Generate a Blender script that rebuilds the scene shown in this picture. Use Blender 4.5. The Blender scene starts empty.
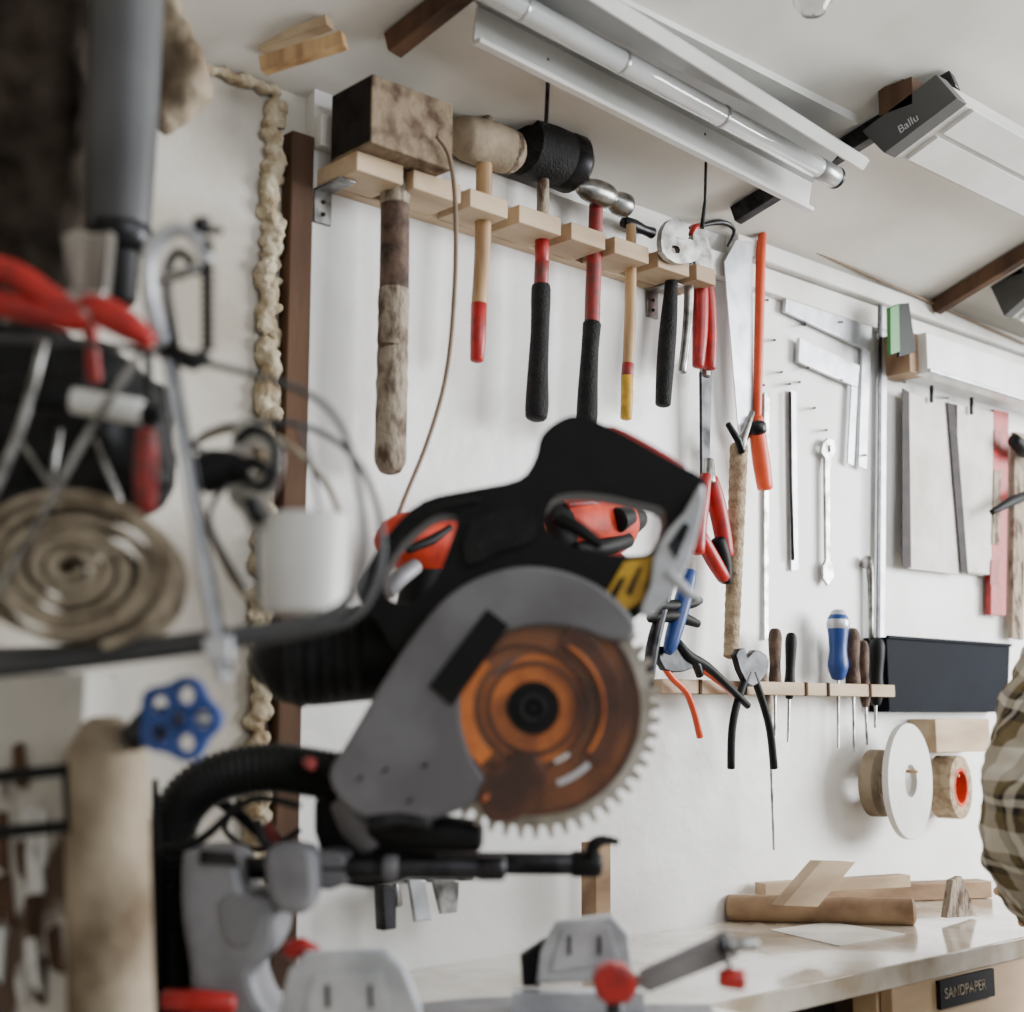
import bpy, math, random
from math import sin, cos, tan, atan, radians, pi
from mathutils import Vector, Matrix
from mathutils.geometry import tessellate_polygon
random.seed(3)

# ------------------------------------------------------------------ camera / survey
FPX = 1400.0
A = radians(47.43); PT = atan(210/1400)
C = Vector((0, -1.5, 1.23))
F = Vector((cos(PT)*cos(A), cos(PT)*sin(A), sin(PT)))
R = Vector((sin(A), -cos(A), 0))
U = R.cross(F)
FH = Vector((cos(A), sin(A), 0))

def ray(px, py): return F*FPX + R*(px-512) + U*(506-py)

class Plane:
    """a real plane in the room; photo measurements are rectified onto it"""
    def __init__(s, p, n):
        s.p = Vector(p); s.n = Vector(n).normalized()
        ref = Vector((0,0,1)) if abs(s.n.z) < .8 else Vector((0,1,0))
        s.v = (ref - s.n*ref.dot(s.n)).normalized(); s.u = s.v.cross(s.n)
    def t(s, px, py): return (s.p-C).dot(s.n)/ray(px,py).dot(s.n)
    def at(s, px, py): return C + ray(px,py)*s.t(px,py)
def WP(off): return Plane((0,-off,0),(0,-1,0))
def SP(d): return Plane(C+FH*d, -FH)
def HP(z): return Plane((0,0,z),(0,0,1))
def XP(x): return Plane((x,0,0),(-1,0,0))

def c(r,g,b):
    f=lambda x:(x/255/12.92) if x/255<=.04045 else ((x/255+.055)/1.055)**2.4
    return (f(r),f(g),f(b),1)

# ------------------------------------------------------------------ materials
def M(name, col, rough=.5, metal=0, col2=None, ns=12, stretch=(1,1,1), bump=0, bs=60, coat=0, trans=0, alpha=1, lo=.4, hi=.65, detail=4, spec=.5):
    m=bpy.data.materials.new(name); m.use_nodes=True
    nt=m.node_tree; n=nt.nodes; l=nt.links; b=n['Principled BSDF']
    b.inputs['Roughness'].default_value=rough; b.inputs['Metallic'].default_value=metal
    b.inputs['Coat Weight'].default_value=coat; b.inputs['Transmission Weight'].default_value=trans
    b.inputs['Alpha'].default_value=alpha; b.inputs['Specular IOR Level'].default_value=spec
    tc=n.new('ShaderNodeTexCoord'); mp=n.new('ShaderNodeMapping'); mp.inputs['Scale'].default_value=stretch
    l.new(tc.outputs['Object'],mp.inputs['Vector'])
    nz=n.new('ShaderNodeTexNoise'); nz.inputs['Scale'].default_value=ns; nz.inputs['Detail'].default_value=detail
    l.new(mp.outputs[0],nz.inputs['Vector'])
    r=n.new('ShaderNodeValToRGB'); e=r.color_ramp.elements
    if col2 is None: col2=tuple(x*.82 for x in col[:3])+(1,)
    e[0].position=lo; e[1].position=hi; e[0].color=col; e[1].color=col2
    l.new(nz.outputs[0],r.inputs[0]); l.new(r.outputs[0],b.inputs['Base Color'])
    if bump:
        bz=n.new('ShaderNodeTexNoise'); bz.inputs['Scale'].default_value=bs; bz.inputs['Detail'].default_value=5
        l.new(mp.outputs[0],bz.inputs['Vector'])
        bp=n.new('ShaderNodeBump'); bp.inputs['Strength'].default_value=bump; bp.inputs['Distance'].default_value=.01
        l.new(bz.outputs[0],bp.inputs['Height']); l.new(bp.outputs[0],b.inputs['Normal'])
    return m

m_wall=M('white_paint',c(234,234,232),.42,col2=c(220,219,215),ns=5,bump=.22,bs=22)
m_old=M('old_plaster',c(200,195,185),.8,col2=c(164,155,141),ns=5,bump=.3,bs=20)
m_ceil=M('ceiling_paint',c(223,220,212),.7,col2=c(202,197,187),ns=3,bump=.12,bs=9)
m_trim=M('trim_paint',c(226,225,221),.5,col2=c(208,205,198),ns=8)
m_floor=M('concrete',c(120,115,108),.8,ns=6,bump=.2)
m_foam=M('foam',c(196,184,158),.8,col2=c(146,124,94),ns=30,bump=.6,bs=80)
m_post=M('dark_wood',c(92,68,51),.75,col2=c(58,42,33),ns=14,stretch=(1,1,.15),bump=.2,spec=.2)
m_rack=M('pale_wood',c(194,172,142),.6,col2=c(156,132,104),ns=16,stretch=(.2,1,1),bump=.05,spec=.3)
m_wood=M('pine',c(166,138,108),.6,col2=c(126,98,74),ns=16,stretch=(.2,1,1),bump=.05,spec=.3)  # darkened so the colour carries the backlit shade of the bench timbers
m_woodz=M('handle_wood',c(190,156,110),.5,col2=c(136,102,68),ns=40,stretch=(1,1,.12))
m_ply=M('plywood',c(194,166,130),.5,col2=c(170,140,106),ns=10,stretch=(.25,1,1))
m_top=M('worn_benchtop',c(214,206,193),.14,col2=c(164,148,126),ns=9,bump=.05,bs=20,coat=.3)
m_block=M('weathered_block',c(128,112,92),.85,col2=c(76,59,48),ns=30,bump=.5,bs=70,lo=.45,hi=.66,spec=.2)
m_shade=M('painted_shade',c(34,29,27),.8,col2=c(18,15,14),ns=30,bump=.4,spec=.2)  # shade put into colour: block's left face, opening under the bench
m_taped=M('taped_handle',c(156,144,127),.8,col2=c(84,67,55),ns=45,stretch=(1,1,.5),bump=.8,bs=120,lo=.46,hi=.62,spec=.2)
m_tapeb=M('taped_brown',c(98,78,65),.75,col2=c(50,37,31),ns=40,bump=.5,spec=.3)
m_bristle=M('bristles',c(140,134,124),.8,col2=c(74,68,62),ns=60,stretch=(1,1,.1),bump=.5,bs=90)
m_steel=M('steel',c(170,170,168),.32,1,col2=c(104,102,98),ns=40)
m_dsteel=M('dark_steel',c(58,58,60),.38,.9,col2=c(32,32,34),ns=40)
m_alu=M('cast_aluminium',c(136,136,140),.5,.35,col2=c(108,108,112),ns=14,bump=.08)
m_alul=M('light_aluminium',c(196,198,202),.35,.45,col2=c(160,163,168),ns=20)
m_gray=M('grey_housing',c(112,111,114),.5,.1,col2=c(92,90,93),ns=12)
m_capg=M('heater_cap',c(72,72,72),.5)
m_blk=M('black_plastic',c(7,8,9),.55,col2=c(14,14,15),ns=30,spec=.22)
m_rub=M('black_rubber',c(11,11,13),.65,col2=c(26,25,24),ns=60,bump=.4,bs=300,spec=.25)
m_red=M('red_plastic',c(170,24,20),.4,col2=c(130,18,18),ns=50)
m_dred=M('worn_red_paint',c(146,32,30),.5,col2=c(98,46,40),ns=70)
m_org=M('orange_plastic',c(218,78,34),.4,ns=30)
m_tool=M('orange_red',c(206,60,30),.5,col2=c(150,38,22),ns=30,spec=.3)
m_yel=M('yellow',c(200,158,36),.5,col2=c(156,116,34),ns=60)
m_blue=M('blue_plastic',c(18,60,130),.4,ns=30)
m_navy=M('navy_metal',c(4,9,18),.7,.0,col2=c(8,15,26),ns=10,spec=.1)
m_grn=M('green',c(44,124,52),.5)
m_white=M('white_enamel',c(230,231,229),.3,col2=c(210,210,206),ns=6)
m_wtrans=M('milky_plastic',c(224,224,221),.4,col2=c(202,201,197),ns=6)
m_teeth=M('carbide_teeth',c(190,184,170),.45,.2,col2=c(144,136,122),ns=80)
m_glass=M('tube_glass',c(214,218,218),.06,ns=6,coat=.8)
m_refl=M('reflector_sheet',c(180,182,182),.3,.5,col2=c(154,156,156),ns=6)
m_clear=M('bulb_glass',c(235,235,235),.05,trans=.9)
m_tan=M('rope',c(170,151,122),.8,col2=c(126,102,77),ns=60,bump=.5,bs=200)
m_web=M('webbing',c(160,148,128),.9,col2=c(104,92,76),ns=40,bump=.4,bs=200,spec=.1)
m_paper=M('paper',c(216,212,204),.8,col2=c(192,187,178),ns=12)
m_print=M('print',c(52,40,42),.8,col2=c(30,25,27),ns=30)
m_amber=M('amber_guard',c(132,74,34),.25,col2=c(76,42,22),ns=22,coat=.5,alpha=.8)
m_amberl=M('amber_bright',c(208,114,38),.3,col2=c(150,72,24),ns=26,coat=.4)
m_brown=M('rust_brown',c(86,50,33),.4,col2=c(54,30,21),ns=30)
m_blade=M('blade_steel',c(190,184,172),.45,.3,col2=c(144,136,122),ns=40)
m_hose=M('hose',c(24,25,23),.55,ns=30,spec=.3)
m_pipe=M('duct_grey',c(80,81,82),.5,col2=c(60,60,62),ns=5,spec=.3)
m_cloth=M('dark_cloth',c(58,50,43),.9,col2=c(28,24,21),ns=14,bump=.5,bs=30,spec=.1)
m_beige=M('beige_cloth',c(160,146,126),.9,col2=c(104,90,73),ns=12,bump=.5,bs=30,spec=.1)
m_flaky=M('flaky_plaster',c(200,196,188),.8,col2=c(84,66,52),ns=22,stretch=(1,1,.45),bump=.7,bs=40,lo=.5,hi=.57)
m_cable=M('cable',c(120,98,76),.6)
m_heat=M('heater_white',c(210,209,204),.45,ns=6)
m_skin=M('skin',c(205,158,130),.5)
m_hair=M('hair',c(60,42,30),.6,ns=60)
m_jean=M('denim',c(48,58,80),.85,ns=60)

def plaid():
    m=bpy.data.materials.new('plaid_flannel'); m.use_nodes=True
    nt=m.node_tree;n=nt.nodes;l=nt.links;b=n['Principled BSDF'];b.inputs['Roughness'].default_value=.9;b.inputs['Specular IOR Level'].default_value=.1
    tc=n.new('ShaderNodeTexCoord'); nz=n.new('ShaderNodeTexNoise'); nz.inputs['Scale'].default_value=5
    mix=n.new('ShaderNodeMix'); mix.data_type='VECTOR'; mix.inputs[0].default_value=.03
    rot=n.new('ShaderNodeMapping'); rot.inputs['Rotation'].default_value=(0,radians(22),radians(-40))
    l.new(tc.outputs['Object'],mix.inputs[4]); l.new(tc.outputs['Object'],nz.inputs['Vector']); l.new(nz.outputs['Color'],mix.inputs[5])
    l.new(mix.outputs[1],rot.inputs[0])
    sp=n.new('ShaderNodeSeparateXYZ'); l.new(rot.outputs[0],sp.inputs[0])
    outs=[]
    for ax,sc,(a1,a2,a3) in ((0,15,(c(206,200,184),c(112,100,76),c(48,45,43))),(2,11,(c(216,210,194),c(122,108,78),c(54,51,49)))):
        mu=n.new('ShaderNodeMath');mu.operation='MULTIPLY';mu.inputs[1].default_value=sc
        fr=n.new('ShaderNodeMath');fr.operation='FRACT'
        l.new(sp.outputs[ax],mu.inputs[0]);l.new(mu.outputs[0],fr.inputs[0])
        rp=n.new('ShaderNodeValToRGB');rp.color_ramp.interpolation='CONSTANT'
        e=rp.color_ramp.elements; e[0].position=0;e[0].color=a1;e[1].position=.34;e[1].color=a2
        q=e.new(.6);q.color=a3;q=e.new(.7);q.color=a1;q=e.new(.8);q.color=a3;q=e.new(.86);q.color=a2
        l.new(fr.outputs[0],rp.inputs[0]);outs.append(rp)
    mx=n.new('ShaderNodeMix');mx.data_type='RGBA';mx.inputs[0].default_value=.5
    l.new(outs[0].outputs[0],mx.inputs[6]);l.new(outs[1].outputs[0],mx.inputs[7]);l.new(mx.outputs[2],b.inputs['Base Color'])
    return m
m_plaid=plaid()

# ------------------------------------------------------------------ builder
def cr(pts,n=4,closed=True):
    out=[];N=len(pts)
    rng=range(N) if closed else range(N-1)
    g=(lambda i:pts[i%N]) if closed else (lambda i:pts[max(0,min(N-1,i))])
    for i in rng:
        p0,p1,p2,p3=g(i-1),g(i),g(i+1),g(i+2)
        for k in range(n):
            t=k/n
            out.append(tuple(.5*((2*b)+(-a+cc)*t+(2*a-5*b+4*cc-d)*t*t+(-a+3*b-3*cc+d)*t**3) for a,b,cc,d in zip(p0,p1,p2,p3)))
    if not closed: out.append(tuple(pts[-1]))
    return out

class B:
    def __init__(s,name): s.name=name;s.v=[];s.f=[];s.m=[];s.mats=[]
    def add(s,vs,fs,mat):
        if mat not in s.mats:s.mats.append(mat)
        i=s.mats.index(mat);o=len(s.v)
        s.v+= [tuple(x) for x in vs]; s.f+=[tuple(o+k for k in f) for f in fs]; s.m+=[i]*len(fs)
        return s
    def box(s,lo,hi,mat):
        x0,y0,z0=lo;x1,y1,z1=hi
        return s.add([(x0,y0,z0),(x1,y0,z0),(x1,y1,z0),(x0,y1,z0),(x0,y0,z1),(x1,y0,z1),(x1,y1,z1),(x0,y1,z1)],
          [(0,1,2,3),(4,5,6,7),(0,1,5,4),(1,2,6,5),(2,3,7,6),(3,0,4,7)],mat)
    def prism(s,pts,nv,mat):
        pts=[Vector(p) for p in pts];nv=Vector(nv);n=len(pts)
        return s.add(pts+[p+nv for p in pts],[tuple(range(n)),tuple(range(2*n-1,n-1,-1))]+[(i,(i+1)%n,(i+1)%n+n,i+n) for i in range(n)],mat)
    def bar(s,p,q,w,h,mat,up=(0,0,1)):
        p=Vector(p);q=Vector(q);t=(q-p).normalized();up=Vector(up);up=(up-t*up.dot(t)).normalized();sd=t.cross(up)
        a=[p+sd*i*w/2+up*j*h/2 for i,j in((-1,-1),(1,-1),(1,1),(-1,1))]
        return s.prism(a,q-p,mat)
    def loft(s,pts,rads,mat,seg=16,sx=1,sy=1,ref=(0,-1,0.01),dome=True,closed=False):
        pts=[Vector(p) for p in pts]
        if not hasattr(rads,'__len__'): rads=[rads]*len(pts)
        rads=list(rads)
        if dome and not closed:
            t0=(pts[0]-pts[1]).normalized();t1=(pts[-1]-pts[-2]).normalized()
            pts=[pts[0]+t0*rads[0]*.35,pts[0]+t0*rads[0]*.2]+pts+[pts[-1]+t1*rads[-1]*.2,pts[-1]+t1*rads[-1]*.35]
            rads=[rads[0]*.5,rads[0]*.85]+rads+[rads[-1]*.85,rads[-1]*.5]
        N=len(pts);vs=[];nrm=None
        for i in range(N):
            if closed: t=(pts[(i+1)%N]-pts[i-1]).normalized()
            else: t=(pts[min(i+1,N-1)]-pts[max(i-1,0)]).normalized()
            if nrm is None:
                nrm=Vector(ref);nrm=nrm-t*nrm.dot(t)
                if nrm.length<1e-3:nrm=t.orthogonal()
            nrm=(nrm-t*nrm.dot(t)).normalized();b=t.cross(nrm)
            for k in range(seg):
                a=2*pi*(k+.5)/seg
                vs.append(pts[i]+(nrm*cos(a)*sx+b*sin(a)*sy)*rads[i])
        fs=[]
        for i in range(N if closed else N-1):
            for k in range(seg):
                j=(i+1)%N
                fs.append((i*seg+k,i*seg+(k+1)%seg,j*seg+(k+1)%seg,j*seg+k))
        if not closed: fs+= [tuple(range(seg)),tuple((N-1)*seg+k for k in range(seg))]
        return s.add(vs,fs,mat)
    def L(s,pl,spec,mat,sm=0,**k):
        if sm: spec=cr([tuple(map(float,x)) for x in spec],sm,False)
        return s.loft([pl.at(a,b) for a,b,r in spec],[max(r,.3)*pl.t(a,b) for a,b,r in spec],mat,**k)
    def rev(s,cen,axis,prof,mat,seg=48):
        cen=Vector(cen);ax=Vector(axis).normalized();a=ax.orthogonal().normalized();b=ax.cross(a);vs=[]
        for r,h in prof:
            for k in range(seg):
                t=2*pi*k/seg;vs.append(cen+ax*h+(a*cos(t)+b*sin(t))*max(r,1e-5))
        N=len(prof)
        fs=[(i*seg+k,i*seg+(k+1)%seg,(i+1)*seg+(k+1)%seg,(i+1)*seg+k) for i in range(N-1) for k in range(seg)]
        return s.add(vs,fs,mat)
    def ringdisc(s,cen,axis,r0,r1,th,mat,seg=56):
        return s.rev(cen,axis,[(r0,-th/2),(r1,-th/2),(r1,th/2),(r0,th/2),(r0,-th/2)],mat,seg)
    def tplate(s,pl,outs,mat,th,sm=0):
        """solid plate with holes (tessellated caps)"""
        o0=pl.at(*outs[0][0]);loops=[]
        for o in outs:
            o=[tuple(map(float,q)) for q in o]
            if sm:o=cr(o,sm)
            loops.append([Vector(((pl.at(*q)-o0).dot(pl.u),(pl.at(*q)-o0).dot(pl.v),0)) for q in o])
        tri=tessellate_polygon(loops);fl=[p for l in loops for p in l];n=len(fl)
        W=lambda p,h:o0+pl.u*p.x+pl.v*p.y+pl.n*h
        vs=[W(p,th/2) for p in fl]+[W(p,-th/2) for p in fl]
        fs=[tuple(t) for t in tri]+[tuple(i+n for i in t) for t in tri];k=0
        for l in loops:
            m=len(l)
            for i in range(m): fs.append((k+i,k+(i+1)%m,k+(i+1)%m+n,k+i+n))
            k+=m
        return s.add(vs,fs,mat)
    def plate(s,pl,outs,mat,th,bev=.001,sm=0,front=None):
        if not isinstance(outs[0][0],(tuple,list)): outs=[outs]
        cu=bpy.data.curves.new('t','CURVE');cu.dimensions='2D';cu.fill_mode='BOTH'
        o0=pl.at(*outs[0][0])
        for o in outs:
            o=[tuple(map(float,q)) for q in o]
            if sm:o=cr(o,sm)
            w=[pl.at(*q)-o0 for q in o]
            sp=cu.splines.new('POLY');sp.points.add(len(w)-1)
            for i,q in enumerate(w): sp.points[i].co=(q.dot(pl.u),q.dot(pl.v),0,1)
            sp.use_cyclic_u=True
        cu.extrude=max(th/2-bev,.0002);cu.bevel_depth=bev;cu.offset=-bev;cu.bevel_resolution=1
        ob=bpy.data.objects.new('t',cu);bpy.context.collection.objects.link(ob)
        bpy.context.view_layer.update()
        me=bpy.data.meshes.new_from_object(ob.evaluated_get(bpy.context.evaluated_depsgraph_get()))
        vs=[o0+pl.u*v.co.x+pl.v*v.co.y+pl.n*v.co.z for v in me.vertices]
        fs=[tuple(p.vertices) for p in me.polygons]
        bpy.data.objects.remove(ob);bpy.data.curves.remove(cu);bpy.data.meshes.remove(me)
        return s.add(vs,fs,mat)
    def done(s,bevel=0,parent=None,angle=38,seg=2):
        cen=sum((Vector(v) for v in s.v),Vector())/len(s.v)
        me=bpy.data.meshes.new(s.name);me.from_pydata([tuple(Vector(v)-cen) for v in s.v],[],s.f)
        for m in s.mats:me.materials.append(m)
        for p,i in zip(me.polygons,s.m):p.material_index=i
        import bmesh
        bm=bmesh.new();bm.from_mesh(me);bmesh.ops.recalc_face_normals(bm,faces=bm.faces);bm.to_mesh(me);bm.free()
        for p in me.polygons:p.use_smooth=True
        me.set_sharp_from_angle(angle=radians(angle))
        ob=bpy.data.objects.new(s.name,me);ob.location=cen;bpy.context.collection.objects.link(ob)
        if bevel:
            b=ob.modifiers.new('b','BEVEL');b.width=bevel;b.segments=seg;b.limit_method='ANGLE';b.angle_limit=radians(50)
        if parent:
            ob.parent=parent;ob.matrix_parent_inverse=Matrix.Translation(-parent.location)
        return ob
def label(txt,size,mat,mw,parent):
    tc=bpy.data.curves.new('label_text','FONT');tc.body=txt;tc.size=size;tc.extrude=.0003
    to=bpy.data.objects.new('label_text',tc);bpy.context.collection.objects.link(to);tc.materials.append(mat)
    to.parent=parent;to.matrix_parent_inverse=Matrix.Translation(-parent.location);to.matrix_basis=mw

# ------------------------------------------------------------------ room
TH=radians(19);ZT=2.07
xw=WP(0).at(308,400).x;xp0=WP(.006).at(287,400).x
B('wall_back').box((xw,0,0),(6,.08,ZT+.02),m_wall).done()
B('wall_old').box((-1.6,.02,0),(xw,.1,ZT+.02),m_old).done()
def cz(y,off=0): return ZT+tan(TH)*(-y)-off
B('ceiling').prism([(-1.6,.1,cz(.1)),(6,.1,cz(.1)),(6,-1.9,cz(-1.9)),(-1.6,-1.9,cz(-1.9))],(0,0,.08),m_ceil).done()
B('floor').box((-1.6,-4,-.05),(6,.1,0),m_floor).done()
B('wall_left').box((-1.7,-4,0),(-1.6,.1,2.7),m_old).done()
B('trim_1').box((xw,-.018,1.985),(6,0,2.03),m_trim).done(.002)
x1=WP(.02).at(735,300).x
B('trim_2').box((x1,-.03,2.035),(6,0,2.07),m_trim).done(.003)
CP=Plane((0,0,ZT-.02),(0,sin(TH),cos(TH)))
for i,(a,b2,w) in enumerate([((735,216),(955,80),.022),((935,308),(1075,222),.022),((392,46),(470,-16),.026)]):
    B('ceiling_strut').bar(CP.at(*a),CP.at(*b2),w,.03,m_post if i else m_dsteel,up=(0,.3,1)).done(.002)
b=B('ceiling_cable');b.L(WP(.035),[(425,52,1.6),(540,100,1.6),(640,160,1.6),(702,205,1.6),(740,222,1.6),(800,245,1.6),(1024,344,1.6)],m_cable,sm=4);b.done()
B('wooden_post').box((xp0,-.004,0),(xw-.001,.02,2.0),m_post).done(.002)
# expanding foam: fused lumps
b=B('foam_sealant')
xf=WP(.0).at(277,300).x
for i in range(300):
    z=.93+1.11*i/300;x=xf+random.uniform(-.014,.007);r=random.uniform(.006,.0135)
    y=random.uniform(.006,.02)
    b.rev((x,y,z),(random.uniform(-1,1),random.uniform(-1,1),random.uniform(.3,1)),[(0,-r),(r*.7,-r*.75),(r,-.1*r),(r*.75,r*.7),(0,r*.95)],m_foam,8)
x=.2
while x<xf:
    r=random.uniform(.006,.010);z=2.055+random.uniform(-.005,.003)
    b.rev((x,.014,z),(1,random.uniform(-1,1),random.uniform(-1,1)),[(0,-r),(r*.8,-r*.6),(r,0),(r*.7,r*.7),(0,r)],m_foam,8);x+=.006
fo=b.done(angle=80)
rm=fo.modifiers.new('r','REMESH');rm.mode='VOXEL';rm.voxel_size=.0022;rm.use_smooth_shade=True
s_=fo.modifiers.new('s','SMOOTH');s_.iterations=2
tx=bpy.data.textures.new('foam','CLOUDS');tx.noise_scale=.012
d=fo.modifiers.new('d','DISPLACE');d.texture=tx;d.strength=.007
b=B('scrap_stick');b.bar(WP(.05).at(262,66),WP(.14).at(345,40),.018,.02,m_woodz);b.bar(WP(.03).at(262,48),WP(.12).at(330,22),.02,.014,m_rack);b.done(.001)

# ------------------------------------------------------------------ fluorescent fixture
a=WP(.22);t=WP(.285);w=WP(.37)
b=B('fluorescent_lamp')
b.prism([a.at(478,6),a.at(812,183),a.at(808,211),a.at(474,42)],(0,.004,0),m_white)
b.prism([a.at(474,40),a.at(808,209),a.at(808,213),a.at(474,45)],(0,-.012,0),m_white)
q0=a.at(478,6);q1=a.at(812,183);u0=t.at(430,-52);u1=t.at(843,150)
b.prism([q0,q1,u1,u0],(0,0,.004),m_refl)
w0=w.at(520,-60);w1=w.at(868,161);v0=t.at(440,-44);v1=t.at(840,146)
b.prism([v0,v1,w1,w0],(0,0,.005),m_refl)
b.prism([w0,w1,w1+Vector((0,.012,-.012)),w0+Vector((0,.012,-.012))],(0,-.003,0),m_white)
b.prism([u0+Vector((0,.03,.03)),u1+Vector((0,.03,.03)),u1+Vector((0,-.03,.035)),u0+Vector((0,-.03,.035))],(0,0,.03),m_heat)
t2=WP(.29)
b.loft([t2.at(440,-36),t2.at(822,170)],.0165,m_glass,seg=28)
b.loft([t2.at(818,168),t2.at(834,177)],.0175,m_refl,seg=28);b.loft([t2.at(834,177),t2.at(836,178)],.018,m_dsteel,seg=28)
for px in (520,620,720): b.loft([t2.at(px,-36+(px-440)*206/382),t2.at(px+3,-34.4+(px-440)*206/382)],.0172,m_refl,seg=28)
for px in(548,705):
    p=WP(.22).at(px,60 if px==548 else 135);b.loft([p,Vector((p.x,-.2,cz(-.2)))],.002,m_dsteel,seg=6)
b.done(0)
b=B('hanging_hook');b.L(WP(.2),[(706,160,1.5),(705,200,1.5),(702,228,2.5)],m_dsteel,dome=False);b.L(WP(.15),[(548,82,2.2),(546,124,2.2)],m_dsteel,dome=False);b.done()
b=B('twisted_wire');b.L(WP(.03),[(778,205,1),(785,222,1),(795,232,1),(797,245,1)],m_red,sm=4);b.L(WP(.03),[(690,228,2),(720,222,3),(734,230,2),(728,246,1.5)],m_dsteel,sm=4);b.done()

# ------------------------------------------------------------------ heaters
def heater(x,quad,L):
    P=XP(x);q=[P.at(*k) for k in quad];b=B('ceiling_heater')
    b.prism(q,(.03,0,0),m_capg)
    cen=sum(q,Vector())/4
    s=[cen+(k-cen)*.94+Vector((.03,0,0)) for k in q];b.prism(s,(L,0,0),m_heat)
    dn=(q[3]-q[0]).normalized();al=(q[1]-q[0])
    for f0,f1 in((.06,.47),(.53,.94)):
        p=[q[3]+al*f0+Vector((.05,0,0)),q[3]+al*f1+Vector((.05,0,0))]
        b.prism([p[0]-dn*.004,p[1]-dn*.004,p[1]+dn*.004,p[0]+dn*.004],(L-.05,0,0),m_white)
    top=(q[0]+q[1])/2
    b.box((top.x+.0,top.y-.025,top.z-.01),(top.x+.03,top.y+.035,top.z+.035),m_post)
    b.loft([top+Vector((.015,0,.02)),Vector((top.x+.015,top.y,cz(top.y)))],.002,m_dsteel,seg=6)
    ob=b.done(.002);return ob,q
ht,q=heater(1.82,[(862,131),(936,74),(957,98),(884,153)],1.3)
heater(2.62,[(990,286),(1032,258),(1050,276),(1004,316)],1.2)
al=(q[1]-q[0]).normalized();nx=Vector((-1,0,0));upv=nx.cross(al)
mt=Matrix((al,upv,nx)).transposed().to_4x4();mt.translation=q[3]+al*.035+upv*.010+Vector((-.001,0,0))
label('Ballu',.019,m_alul,mt,ht)
b=B('light_bulb');p=CP.at(812,-26);b.rev(p+Vector((0,0,-.03)),(0,0,1),[(0,-.03),(.016,-.026),(.026,-.01),(.027,.004),(.02,.02),(.012,.032),(.012,.05),(0,.05)],m_clear,24);b.loft([p+Vector((0,0,.0)),p+Vector((0,0,.03))],.012,m_dsteel);b.done()

# ------------------------------------------------------------------ hammer rack
rk=B('hammer_rack');P=WP(.09)
ZR=1.957
xr=WP(0).at(318,130).x
rk.box((xr,-.02,ZR-.028),(P.at(714,250).x,0,ZR),m_rack)
for a0,a1 in[(None,403),(413,461),(470,508),(519,561),(571,605),(614,648),(657,688),(695,714)]:
    rk.box((xr if a0 is None else P.at(a0,200).x,-.09,ZR-.027),(P.at(a1,200).x,-.02,ZR),m_rack)
for px in(327,655):
    p=WP(.01).at(px,150 if px==327 else 270)
    rk.box((p.x-.014,-.004,ZR-.075),(p.x+.014,0,ZR-.027),m_steel);rk.box((p.x-.014,-.06,ZR-.031),(p.x+.014,0,ZR-.027),m_steel)
    for dz in(.045,.062): rk.loft([(p.x,-.004,ZR-dz),(p.x,-.006,ZR-dz)],.003,m_dsteel,seg=8)
rk.done(.0015)

H=WP(.055)
b=B('sledgehammer')
xa=WP(.12).at(372,90).x;xb=WP(.12).at(453,90).x
b.box((xa,-.12,ZR+.001),(xb,-.03,ZR+.095),m_block);b.box((xa-.001,-.118,ZR+.004),(xa+.002,-.032,ZR+.093),m_shade)  # thin dark skin on the left face paints its shade
b.L(H,[(397,120,15),(396,150,14.5),(395,210,14.5),(394,300,15),(392,360,15)],m_tapeb,sm=3,dome=False)
sp=[]
for i in range(12):
    f=i/11;sp.append((396-1*f,148+56*f,14.9+random.uniform(0,.8)))
b.L(H,sp,m_taped)
sp=[]
for i in range(26):
    f=i/25;sp.append((394-4*f,290+180*f,(15.3+random.uniform(-.6,1.0)+.9*f) if i<25 else 12))
b.L(H,sp,m_taped)
b.done(.003)
b=B('wooden_mallet')
b.L(H,[(457,136,14),(461,136,20),(470,139,23),(492,146,23.5),(510,153,22),(515,155,17)],m_beige,sm=2,seg=22)
b.L(H,[(497,148,23.2),(510,152.5,22.6)],m_taped,seg=22)
b.L(H,[(487,118,6),(487,130,7)],m_taped)
b.L(H,[(484,150,8),(484,190,8.5),(482,260,8),(479,306,8)],m_woodz,sm=2,dome=False)
b.L(H,[(479,304,8.2),(478,340,8),(477,360,7)],m_red)
b.done()
b=B('rubber_mallet')
b.L(H,[(521,144,22),(524,146,29),(543,152,30),(562,160,29)],m_rub,seg=28)
b.L(H,[(560,159,30),(572,164,30),(576,166,25)],m_dsteel,seg=28)  # grey shine band put in as a steel-coloured ring
b.L(H,[(543,170,6),(543,212,6.5),(542,236,7)],m_taped,dome=False);b.L(H,[(542,234,7),(542,252,7.5),(542,266,7)],m_red)
b.L(H,[(542,262,7.4),(541,284,7.4)],m_dred)
b.L(H,[(541,284,7),(541,290,10),(540,330,9.5),(538,370,10.5),(537,405,12),(536,417,11)],m_rub,sm=3)
b.done()
b=B('claw_hammer')
b.L(WP(.07),[(578,187,5),(586,189,11),(598,193,13),(608,197,12),(612,199,9),(618,203,12),(626,206,12)],m_steel,sm=2,seg=20)
b.L(H,[(596,205,7),(595,240,7.5),(593,290,8),(592,326,8)],m_dred,sm=2,dome=False)
b.L(H,[(592,324,9.5),(590,350,9),(588,385,10),(587,415,11),(586,428,10)],m_rub,sm=2)
b.done()
b=B('ball_peen_hammer')
b.L(WP(.04),[(624,222,6),(634,226,7),(644,230,5),(652,233,6)],m_dsteel,sm=2)
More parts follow.
